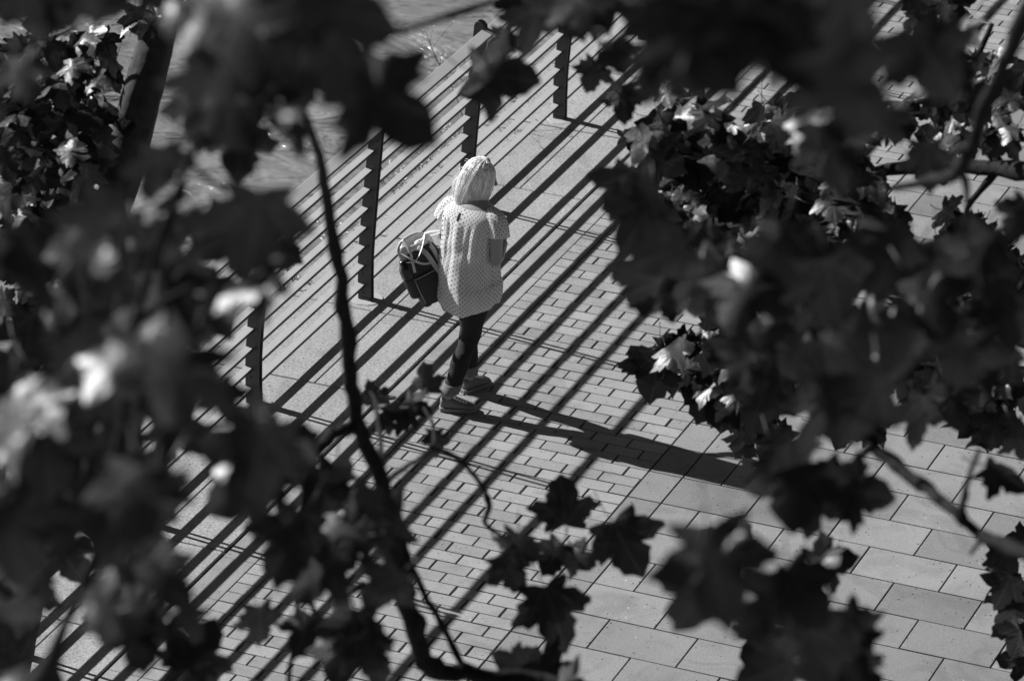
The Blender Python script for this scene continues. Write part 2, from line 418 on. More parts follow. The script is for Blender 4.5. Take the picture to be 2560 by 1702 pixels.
# jeans
def smooth_pts(P, n=4):
    out = []
    for i in range(len(P)-1):
        p0, p1, p2, p3 = P[max(i-1,0)], P[i], P[i+1], P[min(i+2, len(P)-1)]
        for k in range(n):
            t = k/n
            out.append(tuple(.5*((2*b_)+(-a+c)*t+(2*a-5*b_+4*c-d)*t*t+(-a+3*b_-3*c+d)*t*t*t) for a, b_, c, d in zip(p0, p1, p2, p3)))
    out.append(tuple(P[-1])); return out
b = MB()
for hp, kn, an_ in ((hip_r, knee_r, ank_r), (hip_l, knee_l, ank_l)):
    calf = mix(kn, an_, .3) + V((0, -.012, 0)); end = mix(an_, kn, .17)
    P = [tuple(hp+V((-hp.x*.25,0,.06)))+(.080,), tuple(hp)+(.080,), tuple(mix(hp,kn,.35))+(.075,), tuple(mix(hp,kn,.7))+(.063,), tuple(kn)+(.056,), tuple(calf)+(.057,), tuple(mix(kn,an_,.6))+(.053,), tuple(end)+(.050,)]
    Q = smooth_pts(P, 6)
    sd_ = rnd.random()*9
    pts = [V(q[:3]) for q in Q]; rad = [q[3] for q in Q]
    rings = []
    for i, (p, r_) in enumerate(zip(pts, rad)):
        ring = []
        for k in range(28):
            a = 2*math.pi*k/28
            wob = 1 + .022*math.sin(i*1.9+2*a+sd_) + .016*math.sin(i*3.1-3*a)
            ring.append(p + V((math.cos(a), math.sin(a), .12*math.sin(a+i*.7))) * r_ * wob)
        rings.append(ring)
    b.loft(rings)
b.loft([ell(0,0,.74,.12,.10), ell(0,0,.80,.155,.12), ell(0,0,.90,.142,.108), ell(0,0,.96,.13,.10)])
jeans = b.build('trousers', M['denim'], per, True)
md = jeans.modifiers.new('remesh', 'REMESH'); md.mode = 'VOXEL'; md.voxel_size = .007; md.use_smooth_shade = True
for kn, an_ in ((knee_r, ank_r), (knee_l, ank_l)):
    b = MB(); ax = (kn-an_).normalized(); c0 = mix(an_, kn, .07); rings = []
    for t, r_ in ((.002,.044),(0,.0505),(.004,.0545),(.03,.0555),(.060,.0555),(.066,.054),(.066,.048),(.05,.046)):
        rings.append([c0 + ax*t + V((math.cos(a), math.sin(a), .04*math.sin(a*2))) * r_ * (1+.015*math.sin(5*a)) for a in [2*math.pi*k/28 for k in range(28)]])
    b.loft(rings, False); b.build('turn_up', M['cuff'], jeans, True)
# sneakers
for an_, td in ((ank_r, toe_dir_r), (ank_l, toe_dir_l)):
    sd = V((td.y, -td.x, 0)); heel = V((an_.x, an_.y, 0)) - td*.048; td_ = td; td = td*.91
    def ring(s_, wd, z0, z1, n=16):
        out = []
        for k in range(n):
            a = 2*math.pi*k/n; ca, sa = math.cos(a), math.sin(a)
            ca = math.copysign(abs(ca)**.7, ca); sa = math.copysign(abs(sa)**.8, sa)
            out.append(heel + td*s_ + sd*wd*ca + V((0,0,(z0+z1)/2 + (z1-z0)/2*sa)))
        return out
    b = MB(); b.loft([ring(.0,.020,.025,.070), ring(.012,.033,.018,.092), ring(.05,.037,.018,.098), ring(.085,.038,.018,.088), ring(.13,.042,.018,.068), ring(.17,.044,.018,.056), ring(.205,.038,.018,.047), ring(.228,.022,.02,.036)])
    sh = subdiv(b.build('shoe', M['shoe'], per, True), 1)
    b = MB(); out = []
    prof = [(0,.018),(.01,.034),(.05,.040),(.09,.040),(.14,.046),(.18,.047),(.215,.040),(.236,.022)]
    loop = [heel+td*(s_-.004)+sd*w_ for s_, w_ in prof] + [heel+td*(s_-.004)-sd*w_ for s_, w_ in prof[::-1]]
    b.loft([[p+V((0,0,.001)) for p in loop], [p+V((0,0,.026)) for p in loop]]); bevel(b.build('sole', M['sole'], sh), .004)
    b = MB()
    for q in range(5):
        s_ = .088 + q*.018; z = .088 - q*.0075
        b.tube([heel+td*s_+sd*.022+V((0,0,z-.006)), heel+td*(s_+.006)+V((0,0,z+.006)), heel+td*(s_-.002)-sd*.022+V((0,0,z-.006))], .0042, 6)
        b.tube([heel+td*(s_+.012)+sd*.020+V((0,0,z-.008)), heel+td*s_+V((0,0,z+.008)), heel+td*s_-sd*.020+V((0,0,z-.005))], .0038, 6)
    for a_ in (-1, 1):
        b.tube([heel+td*.088+V((0,0,.096)), heel+td*.080+sd*a_*.028+V((0,0,.112)), heel+td*.100+sd*a_*.040+V((0,0,.098)), heel+td*.096+sd*a_*.014+V((0,0,.094))], .0042, 6)
    b.build('lace', M['lace'], sh, True)

# blouse with procedural dots laid out on its own cloth coordinates
def dot_material():
    t = NT('dotted_cloth'); uv = t.n("ShaderNodeUVMap").outputs[0]
    sp = t.n("ShaderNodeSeparateXYZ"); t.l(uv, sp.inputs[0])
    SX, SY = .0256, .0280
    def d2(ox, oy):
        fx = t.math('SUBTRACT', t.math('FRACT', t.math('ADD', t.math('DIVIDE', sp.outputs[0], SX), ox+50)), .5)
        fy = t.math('SUBTRACT', t.math('FRACT', t.math('ADD', t.math('DIVIDE', sp.outputs[1], SY), oy+50)), .5)
        fx = t.math('MULTIPLY', fx, SX); fy = t.math('MULTIPLY', fy, SY)
        return t.math('ADD', t.math('MULTIPLY', fx, fx), t.math('MULTIPLY', fy, fy))
    d = t.math('MINIMUM', d2(0, 0), d2(.5, .5)); dot = t.math('LESS_THAN', d, .0033**2)
    c = t.ramp(dot, [(0, .93), (1, .05)]); t.l(c, t.p.inputs['Base Color']); t.p.inputs['Roughness'].default_value = .85
    t.p.inputs['Specular IOR Level'].default_value = .15
    tr = t.n("ShaderNodeBsdfTranslucent"); t.l(c, tr.inputs[0]); mx = t.n("ShaderNodeMixShader"); mx.inputs[0].default_value = .60
    t.l(t.p.outputs[0], mx.inputs[1]); t.l(tr.outputs[0], mx.inputs[2])
    out = [n for n in t.t.nodes if n.type == 'OUTPUT_MATERIAL'][0]; t.l(mx.outputs[0], out.inputs[0])
    return t.m
M['dots'] = dot_material()
prof = [(.672,.168,.146,0),(.71,.178,.153,0),(.78,.180,.152,0),(.86,.174,.144,.002),(.95,.166,.132,.006),(1.04,.163,.124,.012),(1.11,.168,.118,.020),(1.165,.180,.112,.027),(1.20,.180,.102,.032),(1.228,.158,.090,.038),(1.248,.128,.080,.043),(1.260,.104,.073,.047),(1.265,.092,.068,.050)]
b = MB(); NSEG = 176; rings = []; uvs = []
fine = smooth_pts(prof, 6)
for (z, rx, ry, cy) in fine:
    ring = []; dv = 0
    for k in range(NSEG):
        a = 2*math.pi*k/NSEG; back = max(0, -math.sin(a)); front = max(0, math.sin(a)); side = abs(math.cos(a))
        low = max(0, min(1, (.95-z)/.3))
        zz = z - low*(.055*(back**1.5) + .02*front) + low*.012*side**3       # the hem dips at the back
        hi = max(0, min(1, (z-1.215)/.06)); zz -= hi*(.012*back + .035*front) # so does the neckline
        ca, sa = math.cos(a), math.sin(a)
        e = .82; px = math.copysign(abs(ca)**e, ca); py = math.copysign(abs(sa)**e, sa)
        y_ = max(0, min(1, (1.185-z)/.05)); fade = math.exp(-max(0, 1.12-z)*4.0)
        gather = .35 + .65*max(0, math.sin(a*2.0 + .6))
        pl = y_*(fade*.0115*gather*math.sin(23*a+.9*math.sin(3*a)) + .0055*math.sin(7*a+1.2+z*5)*(.4+.6*low) + .0045*math.sin(11*a-2+z*8) + low*.010*math.sin(5*a+.4+z*3))
        pl += .0065*math.sin(24*z + 3.2*ca + .8*math.sin(9*z)) * max(0, min(1, (1.02-z)/.2)) * (.3+.7*back)
        pl += .004*math.sin(41*z - 5*ca + 1.3) * max(0, 1-abs(z-.98)/.12) * back
        rr_ = 1 + pl/((rx+ry)/2)
        ring.append(V((rx*px*rr_ + (.010 if z < .8 else .0), cy + ry*py*rr_, zz)))
        uvs.append([k/NSEG*.0256*40, zz])
    rings.append(ring)
for k in range(NSEG):                                  # cloth height measured along the cloth
    acc = 0
    for q_ in range(1, len(rings)):
        acc += (rings[q_][k]-rings[q_-1][k]).length; uvs[q_*NSEG+k][1] = rings[0][k].z + acc
b.loft(rings, False)
for sgn in (1, -1):
    path = [V((.060*sgn,.045,1.195)), V((.110*sgn,.042,1.200)), V((.150*sgn,.036,1.192)), V((.178*sgn,.028,1.168)), V((.193*sgn,.020,1.138)), V((.200*sgn,.014,1.108))]
    rads = [.045,.058,.061,.060,.059,.060]; rings = []; Q = smooth_pts([tuple(p)+(r_,) for p, r_ in zip(path, rads)], 4)
    for q_, q in enumerate(Q):
        c = V(q[:3]); r_ = q[3]; t_ = q_/(len(Q)-1)
        ax = (V(Q[min(q_+1, len(Q)-1)][:3]) - V(Q[max(q_-1, 0)][:3])).normalized()
        qa = V((0, 1, 0)); qa = (qa - ax*qa.dot(ax)).normalized(); qb = ax.cross(qa)
        rings.append([c + (qa*math.cos(a) + qb*math.sin(a))*r_*(1 + .06*t_*math.sin(7*a+sgn) + .03*t_*math.sin(12*a+2)) for a in [2*math.pi*k/60 for k in range(60)]])
        uvs += [(k/60*.0256*16 + 2, t_*.21) for k in range(60)]
    b.loft(rings, False)
b.uv = uvs
bl = b.build('blouse', M['dots'], per, True)
md = bl.modifiers.new('solid', 'SOLIDIFY'); md.thickness = .0016; md.offset = 1
# trim of the neckline and a black patch painting the shade inside the nape keyhole
b = MB(); nl = []
z, rx, ry, cy = fine[-1]
for k in range(49):
    a = 2*math.pi*k/48; ca, sa = math.cos(a), math.sin(a)
    nl.append(V((rx*math.copysign(abs(ca)**.82, ca), cy + ry*math.copysign(abs(sa)**.82, sa), z - .0075*max(0,-sa) - .035*max(0,sa))))
b.tube(nl, .0042, 8); b.build('neck_trim', M['lace'], bl, True)
b = MB(); kc = V((-.022, -.074, 1.198)); kn_ = V((-.1, -.85, .5)).normalized(); ku = (V((0,0,1)) - kn_*kn_.z).normalized(); ks = ku.cross(kn_)
pts = [kc + ks*.0065*math.cos(a) + ku*.026*math.sin(a) for a in [2*math.pi*k/16 for k in range(16)]]
b.loft([[p - kn_*.006 for p in pts], [p + kn_*.002 for p in pts]]); KH = b.build('keyhole_shade', M['bottle'], bl)

# hair: a shell under many combed locks
def hair_pt(a, t):
    """a: angle round the head (0 = right, 90 = front), t: 0 crown .. 1 tips; head space"""
    ca, sa = math.cos(a), math.sin(a)
    if t < .45:
        ph = t/.45*math.pi/2; k = math.sin(ph)
        p = V((.096*ca*k, -.006 + .106*sa*k, .014 + .108*math.cos(ph)))
    else:
        q = (t-.45)/.55; fl = 1 + .04*math.sin(q*math.pi*.9) - .10*q
        ln = .182 if sa < .2 else .165
        p = V((.096*ca*fl, -.006 + .106*sa*fl, .014 - q*ln))
        if ca < -.15:                             # left side lifted by the wind
            k = (-ca-.15)/.85; p += V((-.105*k*q**1.5, -.045*k*q, .045*k*q**1.5))
    return p
b = MB(); rings = []
for i in range(1, 17):
    t = i/16*.93; ring = []
    for k in range(40):
        a = R(144) + R(258)*k/39.0
        ring.append(hc + hr @ (hair_pt(a, t)*.97))
    rings.append(ring)
vs = [p for r_ in rings for p in r_]; fs = [(i*40+k, i*40+k+1, (i+1)*40+k+1, (i+1)*40+k) for i in range(15) for k in range(39)]
vs.append(hc + hr @ (hair_pt(0, 0)*.985)); fs += [(len(vs)-1, k+1, k) for k in range(39)]
b.add(vs, fs)
for q in range(2800):
    a = R(144) + R(258)*rnd.random(); clump = round(a*9)/9; a = a*.78 + clump*.22; da = rnd.uniform(-.12, .12) + .02*math.sin(clump*31); dr = rnd.uniform(.985, 1.022) + .008*math.sin(clump*17); ln = rnd.uniform(.90, 1.02) + .03*math.sin(clump*23)
    t0 = rnd.choice((0, 0, .05, .12, .25)); pts = []; rad = []
    wv = rnd.uniform(0, 6.3); am = rnd.uniform(.0, .004)
    for i in range(10):
        s_ = i/9; t = t0 + (ln-t0)*s_
        p = hair_pt(a + da*s_, t)*(dr if t > .1 else 1.0)
        p += V((am*math.sin(wv+5*s_), am*math.cos(wv+4*s_), 0))*s_
        pts.append(hc + hr @ p); rad.append((.0018*(1-s_**3*.85))*rnd.uniform(.8, 1.1))
    b.tube(pts, rad, 4, .5, caps=False)
def hair_mat():
    t = NT('hair'); geo = t.n("ShaderNodeNewGeometry"); co = t.n("ShaderNodeTexCoord").outputs['Object']
    mp = t.n("ShaderNodeMapping"); mp.inputs['Scale'].default_value = (1, 1, .12); t.l(co, mp.inputs[0])
    st = t.ramp(t.noise(mp.outputs[0], 60, 3, .6), [(.34, .72), (.66, 1.2)])
    v = t.math('MULTIPLY', t.math('MULTIPLY', t.math('ADD', .5, geo.outputs['Random Per Island']), .80), st)
    cc = t.n("ShaderNodeCombineColor")
    for i in range(3): t.l(v, cc.inputs[i])
    t.l(cc.outputs[0], t.p.inputs['Base Color']); t.p.inputs['Roughness'].default_value = .30
    t.p.inputs['Specular IOR Level'].default_value = .8
    return t.m
M['hair'] = hair_mat(); 
for q in range(46):                                    # loose flyaway hairs
    a = R(144) + R(258)*rnd.random(); p0 = hair_pt(a, rnd.uniform(.3, .95)); o_ = V((p0.x, p0.y, .3*p0.z)).normalized()
    e = p0 + o_*rnd.uniform(.008, .03) + V((rnd.gauss(0,.012), rnd.gauss(0,.012), rnd.uniform(-.05,.01)))
    b.tube([hc + hr @ p0, hc + hr @ ((p0+e)/2 + o_*.008), hc + hr @ e], [.0011, .0009, .0005], 3, caps=False)
b.build('hair', M['hair'], per, True)

# ------------------------------------------------------------------ the rucksack hanging from her left arm
LC = Vector((HD.y, -HD.x, 0))
def pl(lat, z, off=0.0): return V((1.12, 1.6, 0)) + LC*lat + HD*off + V((0, 0, z))
bagc = pl(-.252, .820, .07)
bag = empty('backpack', bagc)
tag(bag, 'dark canvas backpack with pale straps and a black bottle, hanging from the left arm', 'backpack')
ax_r = (LC*.94 + HD*.34).normalized(); ax_u = (V((0,0,1)) - LC*.40 - HD*.05).normalized(); ax_r = (ax_r - ax_u*ax_r.dot(ax_u)).normalized(); ax_n = ax_r.cross(ax_u)*1.0
def bp(r_, u_, n_): return ax_r*r_ + ax_u*u_ - ax_n*n_*-1.0
if ax_n.dot(HD) > 0: ax_n = -ax_n                 # n points at the camera side
def bp(r_, u_, n_): return (ax_r*r_ + ax_u*u_ + ax_n*n_)*1.12
def rrect(hw, hd, n=28, e=.45):
    return [(math.copysign(abs(math.cos(a))**e, math.cos(a))*hw, math.copysign(abs(math.sin(a))**e, math.sin(a))*hd) for a in [2*math.pi*k/n for k in range(n)]]
b = MB(); rings = []
for u_, hw, hd_ in ((-.190,.070,.035),(-.185,.088,.052),(-.15,.098,.064),(-.05,.104,.070),(.05,.100,.066),(.10,.094,.058),(.125,.086,.044)):
    rings.append([bp(x + .004*math.sin(u_*40), u_, y+.009*math.sin(7*x/.1+u_*30)+.006*math.sin(u_*55)) for x, y in rrect(hw, hd_)])
b.loft(rings); b.build('bag_body', M['canvas'], bag, True)
b = MB(); rings = []
for u_, hw, hd_ in ((-.165,.084,.02),(-.16,.090,.028),(-.06,.094,.034),(-.015,.092,.030),(-.008,.088,.022)):
    rings.append([bp(x, u_, y+.058) for x, y in rrect(hw, hd_)])
b.loft(rings); pk = b.build('front_pocket', M['canvas'], bag, True)
b = MB(); pts = [bp(x, -.006, y+.058) for x, y in rrect(.091, .027)]; b.tube(pts+pts[:1], .0026, 6)
b.tube([bp(-.088,-.01,.085), bp(-.09,-.08,.088), bp(-.084,-.15,.08)], .0028, 6); b.tube([bp(-.100,-.02,.03), bp(-.101,-.08,.03), bp(-.09,-.16,.03)], .003, 6)
b.build('piping', M['strap'], pk, True)
b = MB(); rings = []
for u_, hw, hd_ in ((.105,.095,.050),(.135,.092,.046),(.150,.086,.040),(.160,.078,.034),(.158,.070,.028),(.14,.066,.026)):
    rings.append([bp(x, u_+.010*math.sin(3*a_), y) for a_, (x, y) in zip([2*math.pi*k/28 for k in range(28)], rrect(hw, hd_, 28, .7))])
b.loft(rings); b.build('top_collar', M['flap'], bag, True)
b = MB(); rings = []
for u_, r_ in ((-.075,.030),(-.07,.033),(.055,.033),(.07,.028),(.078,.020),(.10,.020),(.104,.016)):
    rings.append([bp(-.098+math.cos(a)*r_, u_, .035+math.sin(a)*r_) for a in [2*math.pi*k/18 for k in range(18)]])
b.loft(rings); bt = b.build('bottle', M['bottle'], bag, True)
b = MB(); rings = []
for u_, r_ in ((-.11,.034),(-.10,.038),(-.01,.038),(.0,.037)):
    rings.append([bp(-.098+math.cos(a)*r_, u_, .035+math.sin(a)*r_) for a in [2*math.pi*k/18 for k in range(18)]])
b.loft(rings); b.build('side_pocket', M['canvas'], bag, True)
def ribbon(name, pts, wd, mat, parent, side=None):
    b = MB(); P = smooth_pts([tuple(p) for p in pts], 6); b.tube(P, wd, 8, .14, up=side); return b.build(name, mat, parent, True)
arm = mix(el_l, sh_l, .02)
armw = Matrix.Rotation(HEAD, 3, 'Z') @ arm + PO - bagc
ribbon('strap', [bp(.0,.135,.05), bp(.02,.10,.085), bp(.035,.02,.106), bp(.055,-.07,.112), bp(.088,-.15,.092), bp(.09,-.185,.05)], .014, M['strap'], bag, ax_n)
ribbon('strap', [bp(.02,.14,.05), bp(.015,.155,.02), armw+V((0,0,.028)), bp(.085,.14,-.045), bp(.09,.08,-.05)], .014, M['flap'], bag, ax_n)
ribbon('strap', [bp(-.085,.10,.045), bp(-.095,.15,.02), bp(-.05,.182,.0), bp(.03,.175,-.02), bp(.08,.14,-.03)], .009, M['flap'], bag, ax_n)
ribbon('strap', [bp(-.085,.09,.045), bp(-.045,.085,.075), bp(.01,.125,.07), bp(.07,.175,.02)], .009, M['lace'], bag, ax_u)
ribbon('strap', [bp(-.095,.155,.01), bp(-.065,.11,.062), bp(-.02,.06,.085), bp(.03,.045,.10)], .008, M['flap'], bag, ax_u)
ribbon('strap', [bp(-.05,.19,.0), bp(-.045,.14,.05), bp(-.06,.08,.07), bp(-.07,.03,.078)], .008, M['flap'], bag, ax_n)
ribbon('strap', [bp(.06,.145,.03), bp(.066,.08,.075), bp(.07,.0,.082)], .013, M['strap'], bag, ax_n)
ribbon('strap', [bp(-.005,-.165,.085), bp(-.01,-.205,.09), bp(.0,-.240,.08), bp(.045,-.235,.07), bp(.07,-.185,.07)], .012, M['strap'], bag, ax_n)
ribbon('strap', [bp(-.10,.06,-.02), bp(-.112,.0,-.055), bp(-.10,-.10,-.075), bp(-.06,-.185,-.04)], .012, M['strap'], bag, ax_n)

# ------------------------------------------------------------------ leaves
HALF = [(0,0),(.14,-.07),(.38,-.12),(.36,0),(.30,.08),(.46,.13),(.50,.24),(.66,.34),(.60,.42),(.50,.44),(.44,.52),(.27,.47),(.31,.60),(.25,.68),(.22,.80),(.10,.88),(0,1.0)]
LOW = [(0,0),(.36,-.10),(.29,.09),(.50,.22),(.64,.36),(.46,.50),(.25,.48),(.25,.72),(0,1.0)]
def leaf_shape(half, r_, curl=None):
    out = half + [(-x, y) for x, y in half[-2:0:-1]]
    jx = [1 + r_.uniform(-.10, .10) for _ in out]
    c = (0, .34)
    fold = r_.uniform(.05, .40) if curl is None else curl; droop = r_.uniform(.0, .5); tw = r_.uniform(-.35, .35); rip = r_.uniform(0, 6.3)
    def zf(x, y, e): return -fold*abs(x)**1.4 - droop*(y-.3)**2 + tw*x*(y-.3) + (.035*math.sin(9*y+rip+5*x) if e else 0) + .02*math.sin(rip+7*x)
    sx = r_.uniform(.85, 1.12)
    pts = [(0, .34, zf(0, .34, 0))]
    n = len(out)
    for x, y in out:
        X, Y = c[0]+(x-c[0])*.5, c[1]+(y-c[1])*.5; pts.append((X*sx, Y, zf(X, Y, 0)))
    for (x, y), j in zip(out, jx):
        X, Y = x*j, (y-.34)*(.5+.5*j)+.34; pts.append((X*sx, Y, zf(X, Y, 1)))
    fs = []
    for i in range(n):
        k = (i+1) % n
        fs.append((0, 1+i, 1+k)); fs.append((1+i, 1+n+i, 1+n+k, 1+k))
    return pts, fs
CDIR = -FW
HALFV = (SUN + CDIR).normalized()
def leaf_into(b, pos, tip, nrm, size, r_, half=HALF, stem=True, curl=None):
    nrm = Vector(nrm).normalized(); tip = (tip - nrm*tip.dot(nrm)).normalized(); sd = tip.cross(nrm)
    pts, fs = leaf_shape(half, r_, curl)
    if b.uv is None: b.uv = [(0, 0)]*len(b.v); b.cyl = False
    b.add([pos + (sd*x + tip*(y-.40) + nrm*z)*size for x, y, z in pts], fs); b.uv += [(x, y) for x, y, z in pts]
    if stem:
        a = pos - tip*.40*size; d = (-tip*.7 + nrm*r_.uniform(-.5, .2) + sd*r_.uniform(-.4, .4)).normalized()
        b.tube([a + nrm*.002, a + d*size*.25, a + d*size*.5 + UP*size*.1], [.0022, .0018, .0022], 4)
        b.uv += [(.5, -.5)]*(len(b.v)-len(b.uv))
def jit(v, amt, r_): return (v + Vector((r_.gauss(0, amt), r_.gauss(0, amt), r_.gauss(0, amt)))).normalized()
def timg(deg): return RT*math.cos(R(deg)) + UP*math.sin(R(deg))

# foreground leaves, (x, y, length in photo pixels, direction of the tip, kind[, metres])
NEAR = [
 # top left
 (54,-20,240,200,0),(170,-30,240,250,0),(280,-40,240,250,0),(60,190,150,-75,0,8),(400,-10,130,-50,0,8),(432,45,120,-90,1,7),
 (520,50,270,250,0),(600,70,300,280,0),(690,70,280,230,0),(560,150,260,-60,0),(475,205,170,180,2,7),(500,275,200,-90,0),(570,265,270,-60,0),(598,365,190,-90,0),
 (670,150,240,-120,0),(740,205,215,-100,0),(722,283,75,-30,1,6.5),(738,345,120,-80,0,8),(870,35,320,-3,0),(770,110,200,-40,0),(680,0,160,250,1),(690,270,150,-60,0,8),
 # the dark leaf over the railing and its neighbour
 (965,262,285,-38,3),(875,185,180,-120,0),(1250,190,180,-10,3),(1205,215,120,-160,0),
 # top centre
 (1330,5,170,-80,0),(1415,25,180,-60,0),(1500,15,170,-100,0),(1335,70,180,-95,2),(1255,100,90,-140,0),(1545,140,110,-70,0,12),(1560,255,120,-88,0),(1480,190,110,250,0),
 # top right mass
 (1650,40,210,-60,0),(1740,110,330,-50,0),(1840,60,330,-100,0),(1960,90,330,-60,0),(2080,60,320,-120,0),(1680,160,260,-30,0),
 (2120,220,330,-60,0),(2330,150,240,-60,0),(2390,90,150,-120,1),(2345,170,190,-130,1),(2080,380,330,-70,0),(2010,150,130,-90,2),
 # right middle
 (1560,480,170,-110,0,13),(1600,560,190,-120,0),(1600,470,130,60,2,13),(1650,640,190,-150,0,10),(1650,740,260,-160,0),(1760,700,300,-130,0),(1860,740,330,-110,0),(1960,640,330,-90,0),
 (2080,720,340,-70,0),(2200,640,330,-100,0),(2320,760,340,-60,0),(2440,650,330,-120,0),(2520,780,330,-80,0),(2250,880,340,-90,0),(2130,900,330,-60,0),(2400,900,330,-100,0),
 (2300,1050,260,-95,0),(2380,1010,240,-70,0),(1600,690,170,-200,2),(1850,860,260,170,0),(1990,900,300,-120,0),(1900,1010,260,-110,0),(2060,1010,300,-80,0),(2160,1020,230,-120,0),
 (2010,1120,210,90,2),(1990,1230,210,-95,0),(2060,1240,190,-20,0),(2150,1230,190,-5,0),(1960,1160,170,-60,0),
 # lower right spray
 (1790,1425,262,-78,3),(1740,1500,210,-115,0),(1830,1340,150,70,0),(1930,1520,220,-140,0),(2040,1420,170,15,1),(2080,1400,150,10,0),(2010,1480,220,-60,0),(2140,1590,205,-60,0),(2040,1640,215,-90,0),(1900,1610,150,-120,0),(1930,1680,200,200,2),(2150,1690,200,-50,0),
 # lower centre
 (1408,1260,130,95,3,14),(1562,1362,158,-62,3,13.5),(1385,1390,115,-120,0,14),(1445,1395,105,-20,0,14),(1290,1380,130,-110,0,13),(1280,1430,130,-60,0,13),(1385,1532,172,-72,3,13),(1345,1668,150,150,0,13),(1420,1685,120,60,1,12),(1275,1655,110,160,0,13),
 # lower left of centre
 (640,1160,270,-100,0),(700,1120,210,20,0),(590,1230,200,-150,0),(810,1230,180,-120,0,12),(850,1190,120,80,2,12),(930,1320,230,200,0,11),(860,1330,180,170,0,11),(730,1360,230,-110,0,10),(790,1440,180,-130,0,10),
 (880,1590,190,-100,0,11),(930,1640,170,-60,0,11),(650,1560,130,-80,0,12),(500,1620,170,60,0,12),(470,1680,170,-120,0,12),(960,1470,170,-130,0,11),(760,1580,140,-110,0,12),
 # left middle
 (640,575,270,-95,0),(560,600,200,200,0),(690,620,150,-30,0),(640,708,210,178,1,7.5),(600,730,150,-20,1,7.5),(400,430,190,-80,2,8),(405,520,160,160,1,8),(450,590,170,-90,2,8),(230,545,200,178,2,7),
 (250,655,80,90,1,6.5),(300,600,230,-120,0),(170,620,220,-90,0),(440,720,280,-90,0),(530,765,190,-60,0),(430,840,220,-100,0),(330,740,300,-120,0),(180,760,260,-140,0),
 (60,650,200,-60,0),(70,850,240,-100,0),(210,880,300,-90,0),(400,850,300,-80,0),(320,960,290,-110,2),(430,960,260,-60,0),(360,820,150,100,1,7),
 (120,990,280,-60,0),(30,960,260,-100,0),(560,1005,140,-70,0,9),(495,935,120,-150,0,9),(450,1080,190,-20,0),(650,1165,245,-80,0,8.5),(700,1180,150,10,0,8.5),(600,1120,170,170,0,9),
 # lower left
 (8,1115,120,-80,1,6.5),(150,1110,300,-70,0),(280,1150,300,-60,0),(350,1230,300,-40,0),(250,1270,290,-100,0),(330,1340,230,-30,0),(160,1300,230,-120,0),(60,1220,240,-150,0),
 (410,1450,260,-52,0,8),(330,1420,200,-100,0),(300,1500,190,-60,0),(245,1520,240,175,0,8),(215,1525,60,90,1,7),(60,1500,180,-100,0),(170,1400,140,-60,0),(350,1600,170,-80,0,9),(20,1690,140,90,1,7),(470,1560,110,-60,0,9),
 (640,1020,120,95,2,11),(1064,950,95,98,0,15),(1040,1015,90,-30,0,15),(935,985,80,115,0,15),(1005,1030,110,170,0,15),(1090,1105,80,-90,0,15),(960,1060,70,-150,0,15),
]
near = empty('plane_tree', (6.35, -9.4, 0))
tag(near, 'nearest tree, its big blurred leaves and long forked branch in front of everything', 'tree')
NB = Vector(near.location)
stuff = MB(); leaves = []
for i, L in enumerate(NEAR):
    x, y, s_, rot, kind = L[:5]; r_ = random.Random(i*13+5)
    if kind != 1 and x > 1580 and 240 < y < 1110 and s_ >= 240: s_ *= .64
    elif kind != 1 and x < 500 and y > 550 and s_ >= 240: s_ *= .74
    d = L[5] if len(L) > 5 else min(14.5, .185*FPX/s_)
    size = s_*d/FPX*(.88 if kind != 3 else 1.02)
    if kind == 0: n_ = jit(CDIR, .27, r_); cu = None
    elif kind == 3: n_ = jit(CDIR, .10, r_); cu = .12
    elif kind == 2: n_ = jit((CDIR + Vector((.5, .1, .5))*.0 - SUN*.9).normalized(), .15, r_); cu = None
    else: n_ = jit(HALFV, .20, r_); cu = .45
    leaves.append((s_, L, at(x, y, d), n_, size, r_, cu, rot))
leaves.sort(key=lambda q: -q[0])
for i, (s_, L, p, n_, size, r_, cu, rot) in enumerate(leaves):
    if i < 98:
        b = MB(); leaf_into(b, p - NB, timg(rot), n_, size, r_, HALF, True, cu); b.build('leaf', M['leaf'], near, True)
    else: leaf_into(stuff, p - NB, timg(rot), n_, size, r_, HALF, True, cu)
# fill behind the big leaves: ellipses (x, y, rx, ry, count, near, far)
FILL = [(2850,500,180,560,46,9,13),(1500,1930,900,120,46,10,13),(1900,-260,900,120,34,8,11),
 (120,-20,170,50,7,7,10),(600,80,110,60,7,6.5,10),(1380,0,150,30,4,8,12),(1900,90,240,110,14,6.5,11),(2120,380,220,120,8,10,14),(2270,740,270,170,24,9.5,14),(2500,600,60,100,3,11,14),(1850,720,150,110,12,10,14),(2050,930,230,120,22,10,14),(2450,900,110,130,12,10,14),(2530,1100,40,110,4,11,14),
 (2020,1600,130,90,6,8.5,12),(150,690,130,90,6,7,10),(320,740,190,100,11,6.5,10),(180,900,180,110,11,6.5,10),(380,930,110,110,7,6.5,10),(200,1080,200,110,11,6.5,10),(260,1230,150,100,8,6.5,10),(60,1330,60,120,4,7,10),(60,1560,40,110,3,8,10),(330,1450,60,90,4,8,11),(880,1560,90,90,3,11,13)]
r_ = random.Random(99)
for x, y, rx, ry, n, d0, d1 in FILL:
    for _ in range(int(n*.7)):
        a = r_.uniform(0, 6.283); q = r_.random()**.6; d = r_.uniform(d0, d1)
        nn = jit(CDIR, .42, r_) if r_.random() < .96 else jit(HALFV, .2, r_)
        leaf_into(stuff, at(x + rx*q*math.cos(a), y + ry*q*math.sin(a), d) - NB, timg(r_.uniform(-140, -40)), nn, r_.uniform(.10, .17), r_, HALF, True)
tag(stuff.build('foliage', M['leaf'], near, True), kind='stuff')

